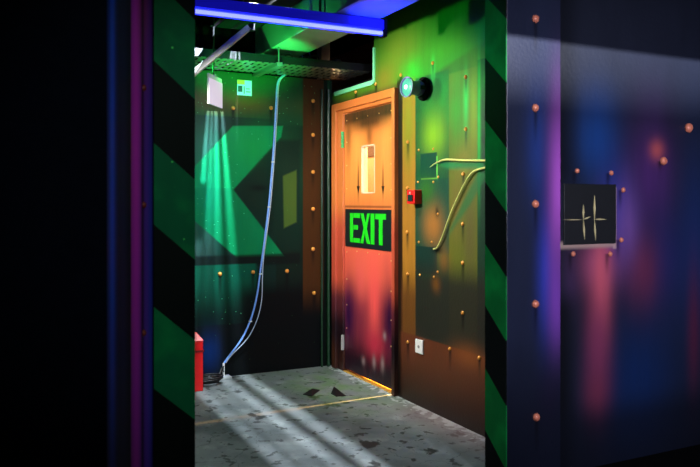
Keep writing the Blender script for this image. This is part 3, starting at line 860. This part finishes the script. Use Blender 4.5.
def blue_mural():
    d = (Cp - Bp).normalized(); ax = (d.x, d.y); a = proj(Bp, d); b = proj(Cp, d)
    s = Mural('blue_pipe_mural', ax, lambda x, y: (0,0), (3, 6, 18), K=KL, rough=.75, spec=.06)
    def strip(c, w, col, k, zc=None, zs=None):
        cc = a + (b-a)*c; e = (s.u - cc) * (1/(w*abs(b-a))); dd = e*e
        if zc is not None: f = (s.z - zc) * (1/zs); dd = dd + f*f
        s.lay(E.m('EXPONENT', dd * -1.0), col, k)
    strip(.8, .17, (8, 28, 96), .9, 1.35, .95); strip(.8, .09, (14, 46, 140), .8, 1.4, .6); strip(.35, .18, (4, 14, 50), .7, 1.2, .8)
    return s.done()
KL = .4
PW = struct(wslab('wall_left_violet', A_, Bp, purple_mural()))
BW = struct(wslab('wall_left_blue', Bp, Cp, blue_mural()))
DW = struct(wslab('wall_left_dark', Cp, Dp, mat('near_black_navy_paint', (6, 8, 20), .8, noise=.3, spec=.03)))
struct(wslab('wall_left', Dp, Vector((-3.4, -7.9, 0)), blackm))
nv = Vector((-ud_.y, ud_.x, 0)); 
if nv.dot(Vector((A_.x-CX, A_.y-CY, 0))) > 0: nv = -nv
mid = A_ + (Bp - A_) * .5
Ym = (Vector((mid.x-CX, mid.y-CY, 0))).dot(Vector((SA, CA, 0)))
for i, y in enumerate((88, 205, 333)):
    bm = bmesh.new(); rivet_mesh(bm, (0,0,0), nv, .012)
    o = finish('rivet', bm, mat('red_orange_rivet', (110, 30, 24), .5), PW, smooth=True); o.location = (mid.x, mid.y, H + (HOR-y)/F*Ym)
# shell of the rooms, outside the view
struct(boxes('wall_far_left', [(-3.0, -2.9, YB, 0, 0, CEIL)], blackm))
struct(boxes('wall_front', [(-3.5, 2.1, -8, -7.9, 0, CEIL)], blackm))
struct(boxes('wall_side', [(2.1, 2.2, -8, YB, 0, CEIL)], blackm))
struct(boxes('wall_partition_far', [(-3.0, xs - .02, YB-.05, YB, 0, CEIL)], blackm))

# ------------------------------------------------------------------ lights
def lamp(name, kind, loc, col, e, r=.03, target=None, cone=None, blend=.5, size=None):
    l = bpy.data.lights.new(name, kind); l.energy = e; l.color = lin(col) if max(col) > 1 else col
    if kind == 'SPOT': l.spot_size = math.radians(cone); l.spot_blend = blend
    if kind == 'AREA': l.size = size
    else: l.shadow_soft_size = r
    o = bpy.data.objects.new(name, l); C.objects.link(o); o.location = loc
    if target is not None:
        o.rotation_euler = (Vector(target) - Vector(loc)).to_track_quat('-Z', 'Y').to_euler()
    return o
# wall wash for the door and painted wall, from a lamp hung at the back left
lamp('door_wash', 'SPOT', (-1.75, -1.15, 2.15), (255, 246, 232), 265, .05, (0, -1.05, 1.36), 80, .6)
lamp('green_wash', 'SPOT', (-1.25, -.45, 2.24), (40, 255, 90), 45, .04, (0, -1.7, 2.15), 66, .8)
lamp('green_up', 'SPOT', (-.85, -1.05, 1.8), (50, 255, 100), 190, .04, (-.80, -.35, 2.45), 62, .7)  # unseen spot added to turn the tray underside green
lamp('blue_up', 'SPOT', (-.46, -1.64, 2.16), (22, 40, 255), 34, .02, (-.44, -1.68, 2.43), 96, .4)  # unseen spot added to tint the duct underside blue near the tube
lamp('floor_wash', 'SPOT', (-.7, -1.36, 2.28), (225, 245, 250), 70, .1, (-.7, -1.7, 0), 110, .8)  # unseen fill light added over the floor
lamp('back_wash', 'SPOT', (-.9, -1.36, 2.2), (225, 255, 250), 55, .08, (-.9, 0, 1.1), 100, .8)  # unseen fill light added for the back of the room
# unseen white lamp with louvre, added to shape streaks over floor and back wall
XLa, YLa, ZLa = -.97, -1.2, 2.72
lamp('streak_lamp', 'SPOT', (XLa, YLa, ZLa), (232, 242, 255), 900, .0045, (XLa, -.75, 0), 140, .3)
zg = 2.52; kx = ZLa / (ZLa - zg)
cs = [-1.16, -1.05, -.935, -.76]; ws = [.05, .035, .07, .06]
edges = []; last = -2.6
slats_ = []
for c, w in zip(cs, ws):
    slats_.append((XLa + (last - XLa)/kx, XLa + (c - w/2 - XLa)/kx)); last = c + w/2
slats_.append((XLa + (last - XLa)/kx, XLa + (1.2 - XLa)/kx))
bm = bmesh.new()
for a, b in slats_: box(bm, a, b, YLa-.3, YLa+.75, zg, zg+.003)
lou = finish('louvre', bm, blackm)
bm = bmesh.new()
box(bm, XLa-.16, XLa+.16, YLa-.31, YLa-.30, zg, CEIL); box(bm, XLa-.16, XLa-.15, YLa-.3, YLa+.75, zg, zg+.25); box(bm, XLa+.15, XLa+.16, YLa-.3, YLa+.75, zg, zg+.25)
box(bm, XLa-.16, XLa+.16, YLa+.75, YLa+.76, zg, zg+.40)
hs = finish('housing', bm, blackm)
lt = thing('louvred_lamp', 'black louvre added out of view high over the room to shape light streaks', 'lamp', (XLa, YLa, zg)); adopt(lt, lou, hs)

# lamp in the corridor: leaks round the door
ye = ly1 - .0055
lamp('corridor_lamp', 'SPOT', (.62, ye + .028, .62), (255, 190, 110), 700, .010, (0, ye, .15), 70, .3)
lamp('corridor_far', 'POINT', (.5, 1.3, 1.95), (255, 205, 150), 34, .1)
lamp('corridor_ceiling', 'POINT', (.6, -1.3, 1.85), (255, 205, 150), 120, .1)

# unseen lamp and shutters, added to throw the pale band over the violet wall
PX, PY, PZ = .30, -6.8, 1.95
lamp('band_lamp', 'SPOT', (PX, PY, PZ), (236, 238, 245), 2900, .0022, (.5, YP, 1.95), 50, .3)
bm = bmesh.new()
box(bm, PX-.25, PX+.3, PY+.02, PY+.5, PZ+.0158, PZ+.024)          # top visor
zl = on_y(508, 37, YP).z
box(bm, PX-.25, PX+.3, PY+.045, PY+.055, PZ-.10, PZ-.0006)        # lower lip
vis = finish('visor', bm, blackm)
vx = PX + (XR - .002 - PX) * .5 / (YP - PY)
box_ = boxes('side_flap', [(vx-.02, vx, PY+.02, PY+.5, PZ-.1, PZ+.02)], blackm)
pole = boxes('stand', [(PX-.02, PX+.02, PY-.06, PY-.02, 0, PZ-.1), (PX-.2, PX+.2, PY-.24, PY+.16, 0, .03), (PX-.25, PX+.3, PY-.06, PY+.055, PZ-.12, PZ-.1)], darkmetal)
pt = thing('band_projector', 'black shutters on a stand behind the viewpoint, added to shape the pale band', 'light shaper', (PX, PY, PZ)); adopt(pt, vis, box_, pole)

# dim light in the front room
lamp('front_wash', 'SPOT', (-1.3, -7.2, 2.2), (235, 235, 255), 900, .12, (.4, YP, 1.25), 42, .9)
lamp('post_wash', 'SPOT', (-1.7, -5.9, 2.5), (225, 255, 240), 110, .1, (xs+.08, YP, 1.2), 34, .8)
lamp('jamb_wash', 'SPOT', (-1.9, -3.4, 2.4), (215, 255, 225), 22, .05, (XR, (YP+YB)/2, 1.2), 60, .8)

w = bpy.data.worlds.new('w'); bpy.context.scene.world = w; w.use_nodes = True
w.node_tree.nodes['Background'].inputs[0].default_value = (.02, .03, .05, 1); w.node_tree.nodes['Background'].inputs[1].default_value = .05

# ------------------------------------------------------------------ camera
cam = bpy.data.cameras.new('camera'); co = bpy.data.objects.new('camera', cam); C.objects.link(co)
co.location = (CX, CY, H); co.rotation_euler = (math.radians(90), 0, -math.atan2(SA, CA))
cam.sensor_width = 36; cam.lens = F/700*36; cam.shift_y = (HOR - 233.5)/700
cam.clip_start = .05; cam.clip_end = 50
cam.dof.use_dof = True; cam.dof.focus_distance = 5.2; cam.dof.aperture_fstop = 3.2
S = bpy.context.scene; S.camera = co
S.view_settings.view_transform = 'Standard'; S.view_settings.look = 'None'; S.view_settings.exposure = 0; S.view_settings.gamma = 1
S.view_settings.use_curve_mapping = False
